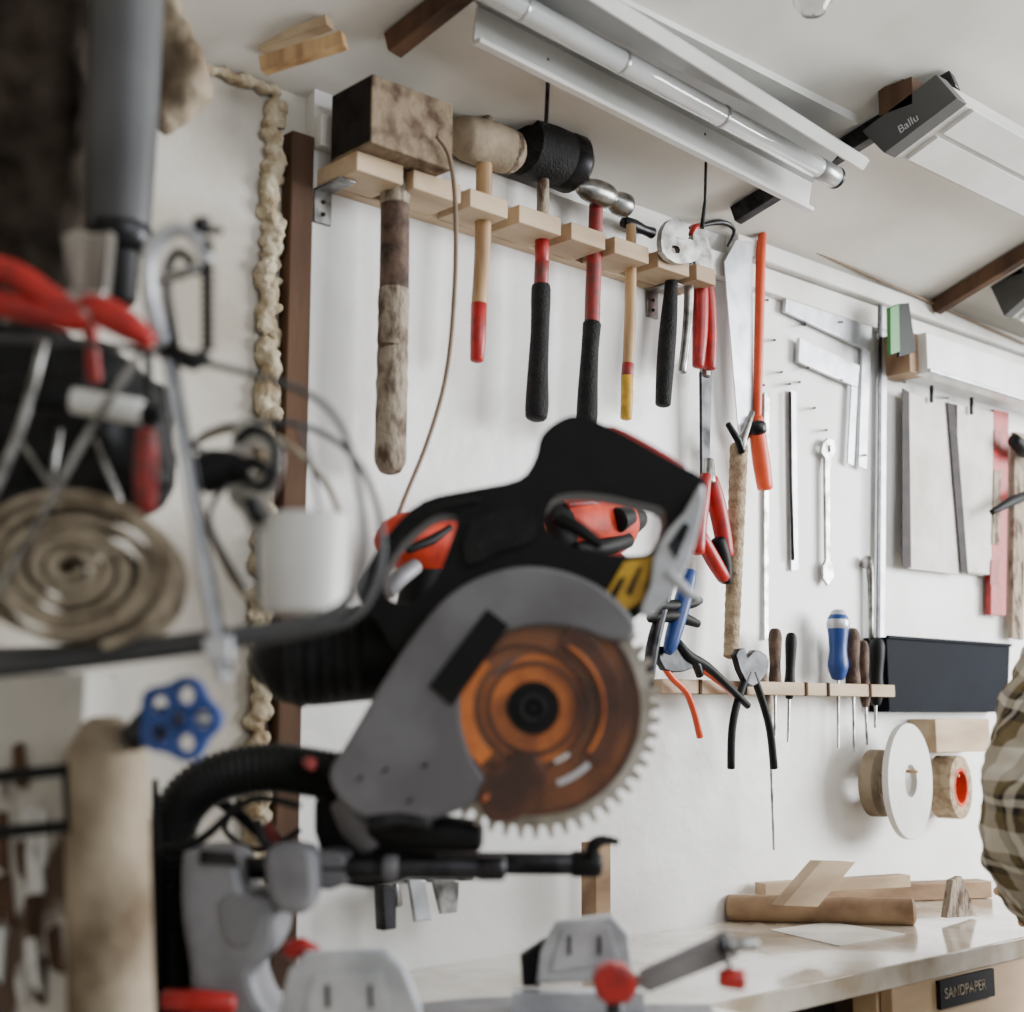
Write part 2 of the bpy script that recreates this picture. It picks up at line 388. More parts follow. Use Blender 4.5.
b.L(H,[(631,225,5),(631,260,5.5),(630,320,6),(628,366,6)],m_woodz,sm=2,dome=False);b.L(H,[(628,364,6.2),(627,378,6.2)],m_dred);b.L(H,[(627,376,6.2),(627,400,6.4),(626,418,6)],m_yel)
b.done()
b=B('slip_joint_pliers')
b.tplate(WP(.1),[[(660,252),(660,232),(667,221),(676,219),(682,224),(676,228),(672,236),(678,241),(688,240),(697,246),(697,258),(686,264),(672,263)],[(670,246),(677,248),(677,254),(670,253)]],m_steel,.01,sm=2)
b.L(H,[(672,262,6),(671,290,7),(668,330,9),(665,370,9),(663,404,8)],m_rub,sm=3)
b.L(H,[(688,262,5),(689,290,5),(687,330,5),(682,372,4.5)],m_steel,sm=3)
b.done()
b=B('aviation_snips')
b.plate(H,[(690,238),(694,228),(700,226),(706,238),(710,258),(706,280),(697,282),(693,262)],m_steel,.01,.002,sm=2)
b.L(H,[(691,235,3),(694,228,4),(698,227,4)],m_red)
b.L(H,[(698,276,5),(700,285,8),(700,330,8),(698,366,6)],m_red,sm=3)
b.L(H,[(706,276,4),(709,295,6),(711,330,6),(710,368,6)],m_red,sm=3)
b.done()
b=B('steel_file');G=WP(.03)
b.plate(G,[(700,372),(711,372),(708,478),(701,478)],m_dsteel,.006,.001);b.L(G,[(705,360,5),(705,376,6)],m_steel);b.done()
b=B('garden_shears')
b.L(WP(.05),[(706,476,6),(701,500,9),(698,525,9),(697,552,8)],m_red,sm=3)
b.L(WP(.05),[(712,478,6),(716,500,9),(722,530,9),(726,555,8)],m_red,sm=3)
b.L(WP(.05),[(718,540,8),(724,562,8),(726,582,6)],m_blk,sm=3);b.L(WP(.05),[(700,535,7),(712,558,8),(724,578,7)],m_red,sm=3)
b.L(WP(.05),[(709,460,5),(709,482,7)],m_steel)
b.done()
b=B('bow_saw')
b.plate(G,[(724,262),(736,240),(752,242),(753,432),(744,446),(738,430)],m_alul,.002,.0004)
b.L(WP(.035),[(763,234,3.5),(761,250,5),(759,330,5),(757,420,4.5)],m_org,sm=2)
b.L(WP(.04),[(757,418,7),(757,430,8),(761,460,9),(765,488,8)],m_org,sm=3)
b.L(WP(.045),[(757,424,9),(758,432,9)],m_dsteel)
b.done()
b=B('rope_bound_stick')
sp=[]
for i in range(42):
    f=i/41;sp.append((739-8*f,446+210*f,(9.5-1.5*f)*(1 if i%2 else .93)))
b.L(WP(.045),sp,m_tan)
b.L(WP(.06),[(728,424,3),(738,440,4),(742,452,4)],m_dsteel);b.L(WP(.06),[(752,412,3),(744,436,4),(741,450,4)],m_steel)
b.done()
def sq(o1,o2):
    b=B('carpenter_square')
    b.plate(WP(.012),o1,m_alul,.008,.001);b.plate(WP(.012),o2,m_alul,.004,.0008);b.done()
sq([(785,288),(870,326),(869,352),(784,312)],[(862,345),(870,350),(866,470),(858,466)])
sq([(798,338),(858,366),(856,388),(797,362)],[(851,384),(857,388),(853,466),(847,463)])
b=B('steel_ruler');b.plate(WP(.006),[(789,390),(796,392),(798,570),(791,571)],m_alul,.003,.0005);b.plate(WP(.006),[(764,392),(769,393),(768,640),(764,640)],m_steel,.003,.0005);b.done()
b=B('combination_wrench')
b.plate(WP(.012),[[(822,443),(827,438),(833,440),(835,450),(831,459),(829,470),(829,560),(832,566),(833,577),(827,586),(822,578),(822,566),(825,560),(824,470),(824,458),(820,452)],[(825,446),(829,445),(829,452),(826,452)]],m_steel,.006,.001);b.done()
b=B('offset_wrench');b.L(WP(.012),[(790,392,1.6),(791,480,1.6),(793,560,1.6)],m_dsteel);b.L(WP(.014),[(866,562,7),(870,568,4),(871,600,3),(871,640,2.5)],m_steel,sm=2);b.done()
b=B('straightedge');b.plate(WP(.012),[(880,302),(886,305),(883,652),(877,652)],m_alul,.008,.001);b.plate(WP(.02),[(879,300),(882,301),(880,650),(877,650)],m_dsteel,.002,.0004);b.done()
b=B('wall_hooks')
for px,py in[(768,300),(775,340),(805,325),(842,322),(808,368),(782,372),(800,382),(815,408),(866,455),(790,384),(827,430),(764,385),(842,380),(730,300),(905,382),(948,398)]:
    b.loft([WP(0).at(px,py),WP(.022).at(px,py)],.0022,m_dsteel,seg=6)
b.done()
b=B('wooden_shelf_bracket');P=WP(.07);p=P.at(912,345)
b.box((p.x-.01,-.07,P.at(912,372).z),(p.x+.05,0,P.at(912,332).z),m_wood);b.done(.002)
b=B('putty_knife');b.plate(WP(.075),[(888,308),(897,304),(898,352),(889,355)],m_grn,.01,.002);b.plate(WP(.075),[(897,304),(908,303),(915,352),(898,357)],m_blk,.006,.001);b.done()
b=B('aluminium_profile');P=WP(.09);p=P.at(927,350);zz=P.at(927,332).z;z0=P.at(927,372).z
b.box((p.x,-.09,z0),(p.x+1.6,-.06,zz),m_white);b.box((p.x,-.06,z0+.01),(p.x+1.6,-.0,z0+.02),m_white);b.box((p.x,-.096,z0),(p.x+1.6,-.088,z0+.008),m_alul);b.done(.002)
for quad,st in(([(906,392),(957,404),(959,573),(909,567)],[(902,388),(909,392),(911,568),(902,566)]),([(951,404),(992,414),(994,576),(963,572)],[(947,402),(955,405),(968,574),(961,572)])):
    b=B('sandpaper_sheets')
    for k in range(4):
        qq=[(x+random.uniform(-1.5,1.5),y+random.uniform(-2,2)) for x,y in quad];b.plate(WP(.012+.003*k),qq,m_paper,.002,.0004)
    b.plate(WP(.026),st,m_print,.002,.0004);b.L(WP(.03),[((quad[0][0]+quad[1][0])/2,quad[0][1]-6,2),((quad[0][0]+quad[1][0])/2,quad[0][1]+10,2)],m_dsteel);b.done()
b=B('spirit_level')
lv=WP(.024);b.plate(WP(.016),[(991,410),(1006,413),(1003,616),(988,615)],m_red,.014,.001);b.plate(lv,[(994,430),(1001,431),(1001,450),(994,449)],m_dred,.002,.0005);b.plate(lv,[(991,560),(999,560),(998,585),(990,585)],m_dred,.002,.0005);b.plate(lv,[(994,470),(1001,471),(999,545),(992,544)],m_taped,.002,.0005);b.done()
b=B('bar_clamp')
b.plate(WP(.02),[(1013,432),(1024,434),(1021,640),(1010,638)],m_taped,.012,.001);b.L(WP(.06),[(992,512,3),(1010,502,5),(1035,492,5)],m_blk);b.L(WP(.06),[(1014,440,7),(1024,450,8),(1040,452,8)],m_blk);b.done()

# ------------------------------------------------------------------ lower rack
P=WP(.06);zt=P.at(780,682).z;zb=P.at(780,695).z
b=B('screwdriver_rack');xa=P.at(662,690).x;xb=P.at(895,690).x
b.box((xa,-.06,zb),(xb,0,zt),m_rack)
for px in(700,745,806,828,870):
    p=WP(.06).at(px,688);b.box((p.x-.003,-.063,zb-.001),(p.x+.003,-.055,zt+.001),m_post)
b.done(.001)
K=WP(.045)
def driver(px,y0,col,r,y1,lean=0,cap=None):
    b=B('screwdriver')
    b.L(K,[(px,y0,r*.7),(px,y0+8,r),(px+lean*.3,y0+35,r*.8),(px+lean*.5,y0+52,r*.95),(px+lean*.6,y0+64,r*.6)],col,sm=3)
    if cap:b.L(K,[(px,y0-2,r*.65),(px,y0+8,r*1.05),(px,y0+14,r*1.04)],cap)
    b.L(K,[(px+lean*.6,y0+60,1.6),(px+lean,y1,1.4)],m_steel,seg=8,dome=False);b.done()
driver(775,630,m_tapeb,7,736);driver(791,634,m_blk,6,742,-3)
driver(838,614,m_blue,11,748,0,m_alul);driver(852,630,m_tapeb,8,752,2);driver(863,642,m_tapeb,6,745,4);driver(877,640,m_blk,8,728,-2)
driver(762,655,m_taped,5,850,12)
def pliers(name,pts1,pts2,r,col,jaw,pl=WP(.075)):
    b=B(name);b.L(pl,[(x,y,r) for x,y in pts1],col,sm=3);b.L(pl,[(x,y,r) for x,y in pts2],col,sm=3);b.plate(pl,jaw,m_dsteel,.012,.002,sm=2);b.done()
pliers('pincers',[(748,672),(738,700),(732,730),(731,768)],[(752,672),(762,700),(770,730),(774,768)],4,m_blk,[(733,655),(742,648),(745,658),(752,650),(764,655),(766,668),(756,684),(744,684)])
pliers('cutting_pliers',[(662,664),(672,678),(686,692),(694,712),(700,737)],[(690,662),(706,672),(728,688),(748,706)],3.5,m_org,[(655,650),(664,646),(684,650),(694,664),(680,672),(662,670)])
b=B('spring_clamp')
b.L(WP(.09),[(690,572,7),(683,600,9),(672,640,8),(668,652,5)],m_blue,sm=3)
b.L(WP(.09),[(646,600,6),(662,606,7),(690,604,5),(700,600,4)],m_blk,sm=3);b.L(WP(.09),[(650,618,5),(675,616,7),(698,624,4)],m_blk,sm=3);b.L(WP(.09),[(672,575,5),(662,610,6),(652,650,7),(648,690,5)],m_dsteel,sm=3);b.done()
b=B('side_cutters');b.L(WP(.08),[(678,642,4),(688,656,6),(706,666,5),(726,684,4),(748,706,3.5)],m_blk,sm=3);b.L(WP(.08),[(680,648,4),(694,660,5),(700,676,4)],m_dsteel,sm=3);b.done()
P=WP(.05);xa=P.at(888,680).x;xb=P.at(1012,680).x;z1=P.at(888,637).z;z0=P.at(893,712).z
b=B('metal_tray')
b.prism([(xa,-.05,z1),(xb,-.05,z1),(xb-.01,-.042,z0),(xa+.012,-.042,z0)],(0,.004,0),m_navy)
b.prism([(xa,-.05,z1),(xa+.012,-.042,z0),(xa+.012,-.0,z0),(xa,-.0,z1)],(.004,0,0),m_navy)
b.prism([(xb,-.05,z1),(xb-.01,-.042,z0),(xb-.01,-.0,z0),(xb,-.0,z1)],(-.004,0,0),m_navy)
b.box((xa+.01,-.042,z0),(xb-.01,0,z0+.004),m_navy);b.bar((xa,-.052,z1),(xb,-.052,z1),.006,.006,m_navy);b.done(.001)
b=B('wood_offcut');P=WP(.06);b.box((P.at(936,735).x,-.06,P.at(936,753).z),(P.at(990,735).x,0,P.at(936,719).z),m_rack);b.done(.002)
def roll(cx,cy,off,rp,th,mat,hub=None,hr=.3,ax=(.17,-.985,0)):
    P=WP(off);r=rp*P.t(cx,cy);b=B('tape_roll');p=P.at(cx,cy);b.ringdisc(p,ax,r*hr,r,th,mat)
    if hub:b.ringdisc(p,ax,r*hr*.82,r*hr,th*1.02,hub)
    b.loft([Vector((p.x,0,p.z+r*hr*.6)),Vector((p.x,-off-.02,p.z+r*hr*.6))],.003,m_woodz)
    b.done(.001)
roll(908,781,.075,57,.012,m_wtrans,None,.28)
roll(878,783,.035,33,.025,m_beige,None,.4)
roll(950,787,.04,31,.045,m_tan,m_tool,.62)

# ------------------------------------------------------------------ workbench
ZB=.9
YF=HP(ZB).at(1024,937).y
XN=HP(ZB).at(735,1000).x
b=B('workbench')
b.box((.62,YF,ZB-.03),(4.5,-.002,ZB),m_top);b.box((.62,-.92,ZB-.03),(XN-.05,YF-.001,ZB),m_top)
pa=WP(-YF).at(898,1000)
b.box((pa.x,YF+.008,.45),(4.4,YF+.028,ZB-.03),m_ply)
b.box((pa.x-.004,YF+.03,.0),(pa.x+.03,YF+.07,ZB-.03),m_ply)
b.box((XN,YF+.03,.6),(pa.x,-.05,.62),m_ply);b.box((.64,-.9,0),(.69,-.85,ZB-.03),m_ply);b.box((XN-.12,-.9,0),(XN-.07,-.85,ZB-.03),m_ply);b.box((4.3,YF+.03,0),(4.35,YF+.08,ZB-.03),m_ply)
b.box((.64,-.08,0),(4.4,-.05,ZB-.03),m_post);b.box((XN,YF+.1,ZB-.1),(pa.x,-.08,ZB-.09),m_shade);b.box((XN,YF+.1,ZB-.1),(pa.x,YF+.11,ZB-.03),m_shade)  # near-black boards paint the shade inside the bench opening
wb=b.done(.002)
P=WP(-YF-.004);b=B('drawer_label');l0=P.at(938,981);l1=P.at(994,1009)
b.box((l0.x,YF+.001,P.at(938,1010).z),(l1.x,YF+.008,l0.z),m_blk);lb=b.done()
p=Vector((l0.x+.01,YF+.0005,P.at(938,1000).z));mt=Matrix.Rotation(pi/2,4,'X');mt.translation=p
label('SANDPAPER',(l1.x-l0.x)*.14,m_taped,mt,lb)
h=HP(ZB+.02)
b=B('timber_offcut');b.loft([h.at(730,908),h.at(912,912)],.019,m_wood,seg=20,sx=1.1,sy=1.15);b.done()
b=B('timber_batten');h=HP(ZB+.016);b.bar(h.at(775,896),h.at(985,888),.045,.03,m_wood);b.done(.002)
b=B('timber_batten');h=HP(ZB+.047);b.bar(h.at(760,889),h.at(905,880),.03,.02,m_rack);b.done(.001)
b=B('wood_board');P=WP(.21);b.prism([P.at(783,906),P.at(822,861),P.at(856,862),P.at(818,907)],(.0,.022,0),m_rack);b.done(.001)
b=B('wood_wedge');P=WP(.26);b.prism([P.at(947,918),P.at(953,880),P.at(962,876),P.at(977,916)],(0,.012,0),m_taped);b.done(.001)
b=B('paper_sheet');h=HP(ZB+.001)
b.plate(h,[(770,930),(830,922),(905,934),(840,946)],m_paper,.0012,.0002);b.done()
b=B('hand_clamp')
b.plate(WP(.06),[(378,886),(392,886),(392,928),(380,930)],m_dsteel,.02,.002);b.plate(WP(.07),[(408,880),(424,880),(430,920),(414,922)],m_alul,.008,.002)
b.plate(WP(.07),[(432,880),(458,880),(456,912),(440,914)],m_steel,.008,.002);b.L(WP(.06),[(396,884,4),(398,905,5)],m_steel,seg=8)
b.bar(WP(.06).at(370,882),WP(.06).at(470,878),.012,.006,m_steel)
b.box((WP(.06).at(400,882).x,-.06,WP(.06).at(400,884).z),(WP(.06).at(440,882).x,0,WP(.06).at(400,880).z),m_steel);b.done()
b=B('wooden_batten');P=WP(.03);b.prism([P.at(581,842),P.at(596,840),P.at(596,918),P.at(581,920)],(0,-.03,0),m_wood);b.done(.001)

b=B('power_drill');P=WP(.16)
b.L(P,[(384,545,14),(398,540,26),(430,545,38),(470,548,40),(520,535,38)],m_tool,sm=3,seg=24)
b.L(P,[(540,532,34),(552,530,36)],m_blk,sm=2,seg=24)
b.L(P,[(552,528,36),(575,525,38),(600,525,36),(618,523,28)],m_tool,sm=3,seg=24)
b.L(P,[(612,522,26),(628,520,18),(640,519,10)],m_blk,seg=20)
b.L(WP(.2),[(556,520,4),(580,530,6),(604,528,5)],m_blk,sm=2);b.L(WP(.2),[(575,550,8),(600,548,11),(628,540,8)],m_blk);b.L(WP(.2),[(568,505,3),(590,503,5),(612,510,3)],m_dred)
b.L(WP(.21),[(618,520,13),(630,516,9)],m_blk);b.L(WP(.2),[(585,560,8),(620,562,9)],m_dred)
b.L(WP(.2),[(388,592,8),(400,578,9),(416,566,8)],m_alu);b.L(WP(.2),[(408,550,4),(432,540,5),(450,528,4)],m_blk)
b.L(P,[(430,560,26),(420,610,24),(412,660,26)],m_blk,sm=3)
b.box((P.at(470,540).x-.01,-.16,P.at(470,560).z),(P.at(470,540).x+.01,0,P.at(470,540).z),m_steel)
b.done()
b=B('hanging_cable');b.L(WP(.13),[(437,136,2.4),(449,156,2.4),(455,200,2.4),(455,280,2.4),(447,370,2.4),(428,440,2.4),(400,510,2.4),(372,590,2.4)],m_cable,sm=6);b.done()

# ------------------------------------------------------------------ mitre saw
saw=bpy.data.objects.new('mitre_saw',None);bpy.context.collection.objects.link(saw);saw.location=SP(1.4).at(533,1000);saw.location.z=ZB
b=B('motor')
b.L(SP(1.42),[(258,672,16),(268,668,32),(300,662,44),(350,655,47),(420,648,47)],m_blk,sm=3,seg=28)
for k in range(5): b.L(SP(1.415),[(300+14*k,660-2*k,47.5),(304+14*k,660-2*k,47.5)],m_rub,seg=28)
b.done(parent=saw)
outer=[(362,603),(368,575),(392,535),(425,505),(470,494),(518,484),(534,464),(540,442),(556,427),(576,421),(600,429),(640,450),(672,468),(697,481),(701,495),(690,520),(674,552),(656,588),(640,615),(612,628),(585,612),(560,605),(520,600),(480,620),(460,650),(440,675),(400,655),(382,628)]
h1=[(386,592),(392,562),(412,538),(436,520),(458,520),(452,545),(436,584),(418,602),(396,604)]
h2=[(546,518),(556,500),(590,497),(632,505),(662,515),(656,545),(640,558),(600,556),(566,548),(549,536)]
b=B('handle_body');b.tplate(SP(1.365),[outer,h1,h2],m_blk,.055,sm=3);b.done(bevel=.005,parent=saw,seg=3,angle=50)
b=B('blade_guard')
b.L(SP(1.337),[(378,600,3),(384,565,4),(408,530,4),(440,508,4),(480,500,3)],m_rub,sm=3)
b.plate(SP(1.334),[(470,520),(530,508),(534,540),(500,552),(466,566)],m_rub,.004,.001,sm=2)
b.plate(SP(1.37),[(604,436),(612,431),(645,447),(682,470),(676,478),(640,462)],m_red,.06,.004,sm=2)
b.plate(SP(1.334),[(600,604),(624,562),(652,556),(642,600),(618,616)],m_yel,.003,.0005)
b.plate(SP(1.332),[(608,598),(620,578),(626,576),(614,602)],m_blk,.002,.0003)
b.plate(SP(1.332),[(626,594),(638,568),(642,567),(631,596)],m_blk,.002,.0003)
b.plate(SP(1.334),[(565,600),(590,612),(606,618),(612,628),(590,622)],m_gray,.003,.0005)
b.plate(SP(1.325),[(653,560),(668,530),(684,512),(700,484),(704,500),(694,545),(680,580),(652,616),(640,610),(650,585)],m_alul,.012,.003,sm=2)
b.plate(SP(1.316),[(668,545),(684,522),(690,526),(676,560)],m_dsteel,.003,.0005)
b.L(SP(1.32),[(668,572,6),(688,592,5),(700,600,4)],m_alul)
b.L(SP(1.34),[(560,520,8),(580,530,8),(600,545,6)],m_blk)
gray=[(330,776),(348,742),(385,680),(420,628),(452,594),(490,574),(530,567),(570,574),(606,592),(634,622),(628,640),(606,640),(585,632),(560,627),(530,627),(500,636),(476,658),(463,690),(463,725),(474,760),(488,784),(478,800),(455,812),(420,822),(385,822),(350,808)]
b.plate(SP(1.315),gray,m_gray,.02,.004,sm=3)
b.plate(SP(1.34),[(350,760),(400,680),(440,620),(490,584),(530,578),(575,585),(600,600),(560,640),(480,690),(470,790),(420,812),(370,800)],m_gray,.05,.004,sm=2)
b.plate(SP(1.303),[(429,686),(487,609),(509,626),(452,706)],m_blk,.003,.0008)
for x,y in((425,765),(385,770),(410,800),(360,778)): b.L(SP(1.303),[(x,y,3),(x+.5,y+.5,3)],m_dsteel)
b.done(parent=saw,angle=42)
b=B('blade')
P=SP(1.33);cen=P.at(533,708);s=P.t(533,708);out=[]
NT=52
for k in range(NT):
    a0=2*pi*k/NT
    for da,r in((0,127),(.045,126),(.06,118),(.1,119)):
        out.append((533+r*cos(-a0-da),708+r*sin(-a0-da)))
b.tplate(P,[out],m_blade,.003)
n=P.n
for k in range(NT):
    a0=2*pi*k/NT+.022;ra=P.u*cos(a0)+P.v*sin(a0);p=cen+ra*120*s
    b.bar(p,p+ra*7.5*s,.0045,.0055,m_teeth,up=n)
b.done(parent=saw)
b=B('lower_guard')
b.ringdisc(cen+n*.014+P.u*.002,n,.05,.097,.003,m_amber)
b.ringdisc(cen+n*.014+P.u*.002,n,.094,.098,.010,m_brown)
b.ringdisc(cen+n*.012-P.u*.010,n,.016,.058,.003,m_amberl)
b.ringdisc(cen+n*.016-P.u*.010,n,.056,.059,.005,m_brown)
b.ringdisc(cen+n*.018,n,.04,.044,.003,m_brown)
b.ringdisc(cen+n*.02,n,0,.0245,.016,m_blk,32);b.ringdisc(cen+n*.03,n,.009,.013,.006,m_dsteel,24);b.ringdisc(cen+n*.03,n,0,.006,.008,m_blk,6)
def arc(r0,r1,a0,a1,k=12):
    A1=[(533+r1*cos(radians(a0+(a1-a0)*i/k)),708-r1*sin(radians(a0+(a1-a0)*i/k))) for i in range(k+1)]
    A0=[(533+r0*cos(radians(a0+(a1-a0)*i/k)),708-r0*sin(radians(a0+(a1-a0)*i/k))) for i in range(k,-1,-1)]
    return A1+A0
b.plate(SP(1.309),arc(76,82,-72,-45),m_alul,.002,.0003);b.plate(SP(1.309),arc(56,60,-68,-52),m_wtrans,.002,.0003)
b.plate(SP(1.308),arc(66,90,-42,66),m_brown,.003,.0005);b.plate(SP(1.306),arc(70,73,-38,60),m_amberl,.002,.0003)  # thin bright arc is a highlight put in as an amber strip
b.plate(SP(1.308),arc(60,78,135,228),m_amberl,.003,.0005)
b.plate(SP(1.306),[(478,792),(500,764),(528,752),(548,778),(535,806),(508,822),(486,818)],m_brown,.006,.001,sm=3)
b.L(SP(1.30),[(484,798,6),(485,799,6)],m_amberl)
b.done(parent=saw)
b=B('hinge_arm')
b.L(SP(1.34),[(370,826,18),(420,832,20),(478,836,16)],m_blk,sm=2);b.L(SP(1.34),[(345,800,16),(360,825,20),(372,845,14)],m_gray,sm=2)
b.plate(SP(1.40),[(330,780),(400,790),(440,826),(440,856),(400,880),(345,882),(318,830)],m_blk,.06,.006,sm=2)
b.L(SP(1.33),[(305,762,8),(335,768,10),(350,778,10)],m_blk);b.L(SP(1.30),[(308,766,8),(312,760,6)],m_dred)
b.L(SP(1.31),[(372,822,9),(400,818,8),(430,824,8)],m_dsteel,sm=2)
b.done(parent=saw)
b=B('slide_rails')
b.L(SP(1.33),[(226,868,11),(500,868,11)],m_dsteel,seg=20);b.L(SP(1.33),[(480,868,12.5),(502,868,12.5)],m_dsteel,seg=20)
b.L(SP(1.42),[(320,862,11),(590,864,11)],m_dsteel,seg=20);b.L(SP(1.42),[(574,864,13),(598,864,13)],m_blk,seg=20)
b.L(SP(1.41),[(590,858,5),(594,845,7),(604,840,5),(618,842,3.5)],m_blk,sm=3)
b.plate(SP(1.30),[(270,850),(290,843),(312,846),(318,860),(318,895),(308,910),(285,908),(272,888)],m_alu,.05,.006,sm=3)
b.plate(SP(1.345),[(318,852),(345,850),(350,860),(348,882),(318,886)],m_gray,.05,.004,sm=2)
b.L(SP(1.33),[(386,868,13),(396,868,13)],m_gray,seg=20)
b.L(SP(1.30),[(272,850,6),(260,838,5),(258,820,4)],m_blk)
b.done(parent=saw)
b=B('base')
b.plate(SP(1.33),[(192,856),(200,846),(236,848),(248,862),(256,888),(280,892),(286,925),(276,950),(262,965),(268,990),(285,1030),(210,1040),(200,960),(192,910)],m_alu,.09,.008,sm=3)
b.plate(SP(1.283),[(222,900),(246,895),(262,915),(250,945),(228,940)],m_gray,.004,.001,sm=3)
b.plate(SP(1.283),[(200,850),(234,852),(240,866),(200,864)],m_dsteel,.004,.001)
def P3(dx,dy,zz): return C+FH*dy+R*dx+Vector((0,0,zz-C.z))
b.rev(P3(.0,1.4,ZB+.001),(0,0,1),[(0,0),(.15,0),(.15,.03),(.145,.035),(0,.035)],m_alu)
b.bar(P3(-.27,1.42,ZB+.021),P3(.2,1.42,ZB+.021),.12,.04,m_alu)
b.bar(P3(-.3,1.33,ZB+.03),P3(-.2,1.33,ZB+.03),.1,.05,m_alu)
b.L(SP(1.28),[(165,1000,10),(200,1002,12),(232,1004,10)],m_red);b.L(SP(1.3),[(286,950,8),(300,948,11),(316,954,8)],m_red)
b.done(parent=saw)
b=B('fences')
f1=SP(1.27);b.plate(f1,[(276,1030),(290,968),(306,952),(384,949),(404,964),(420,1004),(424,1030)],m_alul,.02,.003)
b.plate(SP(1.258),[(304,1020),(314,975),(380,970),(392,1020)],m_alul,.004,.001)
for x in(325,368):b.plate(SP(1.254),[(x,985),(x+4,985),(x+5,1008),(x+1,1008)],m_blk,.002,.0003)
f2=SP(1.45);b.plate(f2,[(536,982),(540,950),(556,921),(612,914),(628,932),(632,966),(600,980)],m_alul,.02,.003)
b.plate(SP(1.438),[(550,972),(562,930),(608,925),(620,962)],m_alul,.004,.001)
for x in(568,598):b.plate(SP(1.434),[(x,936),(x+3,936),(x+3,955),(x,955)],m_blk,.002,.0003)
b.plate(SP(1.46),[(520,955),(545,938),(540,985),(522,985)],m_blk,.02,.002)
b.bar(P3(.0,1.45,ZB+.035),P3(.13,1.45,ZB+.035),.03,.05,m_alul)
b.bar(P3(-.2,1.27,ZB+.035),P3(-.08,1.27,ZB+.035),.03,.05,m_alul)
b.done(parent=saw)
b=B('hold_down_clamp')
b.plate(SP(1.30),[(592,980),(596,968),(608,962),(624,964),(634,972),(636,988),(628,1000),(606,1002),(596,994)],m_red,.035,.005)
b.loft([SP(1.3).at(614,990),P3(.095,1.3,ZB)],.008,m_dsteel)
b.L(SP(1.3),[(630,982,5),(648,980,8)],m_steel)
q0=SP(1.3).at(645,981);q1=SP(1.3).at(730,944);b.loft([q0,q0*.5+q1*.5,q1],[.011,.012,.013],m_alu,seg=4)
b.L(SP(1.29),[(730,946,9),(738,945,7),(756,944,7)],m_steel,seg=20);b.L(SP(1.28),[(722,946,11),(723,946,11)],m_dsteel)
b.L(SP(1.29),[(726,950,3),(730,970,3)],m_steel);b.L(SP(1.29),[(722,978,10),(742,980,11)],m_red,seg=8)
b.done(parent=saw)
b=B('dust_hose');path=cr([(345,778,1),(310,772,1),(270,768,1),(225,775,1),(190,795,1),(172,830,1),(166,880,1),(170,940,1),(176,1010,1),(178,1040,1)],12,False)
b.L(SP(1.36),[(x,y,24+(2.2 if i%2 else -1.5)) for i,(x,y,r) in enumerate(path)],m_hose,seg=24,dome=False);b.done(angle=60,parent=saw)
b=B('power_cable')
b.L(SP(1.30),[(160,850,5),(200,840,5),(250,800,4),(300,806,4)],m_blk,sm=5);b.L(SP(1.33),[(155,780,3),(158,880,7),(155,1050,9)],m_blk,sm=5);b.L(SP(1.45),[(240,800,3),(225,830,3),(260,850,3),(300,830,3)],m_blk,sm=5);b.L(SP(1.4),[(215,800,5),(240,815,6),(262,835,5),(300,845,5)],m_blk,sm=5);b.L(SP(1.38),[(266,826,7),(276,840,7)],m_dred);b.done(parent=saw)

# ------------------------------------------------------------------ left clutter
S=SP(1.02)
b=B('wire_basket')
b.L(S,[(-60,672,12),(60,660,12),(180,645,12),(270,632,11),(320,620,8),(352,594,5),(364,545,4),(357,480,3.6),(340,425,3.6),(300,390,3.6),(200,362,3.6),(100,345,3.6),(-60,336,3.6)],m_pipe,sm=6)
b.L(SP(1.1),[(270,640,4),(350,620,4),(380,570,4),(378,510,3.2),(352,455,3.2),(300,425,3.2),(230,425,3.2),(195,445,3.2),(230,470,3.2),(210,520,3),(245,590,3)],m_pipe,sm=6)
b.L(SP(1.0),[(-20,620,4),(40,520,4),(90,430,4),(140,355,4)],m_steel,sm=4);b.L(SP(1.0),[(-10,500,5),(20,430,4.5),(44,342,4)],m_steel,sm=4)
b.L(SP(1.12),[(258,520,3),(258,600,3)],m_pipe);b.L(SP(1.05),[(300,425,2.5),(318,500,2.5),(322,610,2.5)],m_pipe,sm=3)
b.L(SP(1.16),[(-60,655,6),(120,650,6),(300,632,6)],m_pipe)
for k in range(5): b.loft([SP(1.02).at(20+60*k,664-6*k),SP(1.16).at(30+60*k,656-5*k)],.003,m_pipe,seg=8)
b.done()
b=B('rolled_webbing');P0=SP(1.0)
pts=[];N=320
for i in range(N):
    f=i/(N-1);an=f*2*pi*6.2;r=10+(98+5*sin(an*1.3))*f;pts.append((68+r*cos(an),568+.74*r*sin(an)))
w=[P0.at(*q) for q in pts];vs=[];fs=[]
for i,q in enumerate(w):
    nx=w[min(i+1,N-1)]-w[max(i-1,0)];sd=nx.cross(FH).normalized()*(.0031 if abs(nx.normalized().z)>.5 else .0025)
    tl=Vector((0,0,-.004))
    for k in((q-sd),(q+sd),(q+sd+FH*.05+tl),(q-sd+FH*.05+tl)): vs.append(k)
for i in range(N-1):
    for k in range(4): fs.append((4*i+k,4*i+(k+1)%4,4*i+4+(k+1)%4,4*i+4+k))
b.add(vs,fs,m_web);b.done()
b=B('f_clamp');P=SP(1.0)
b.L(P,[(163,345,9),(151,300,9),(150,262,9),(159,240,9),(178,229,8),(196,238,7),(208,262,7)],m_alul,sm=4,seg=8)
b.L(P,[(176,345,5),(168,300,5),(168,268,5),(178,252,5),(192,262,5)],m_dsteel,sm=4,seg=8)
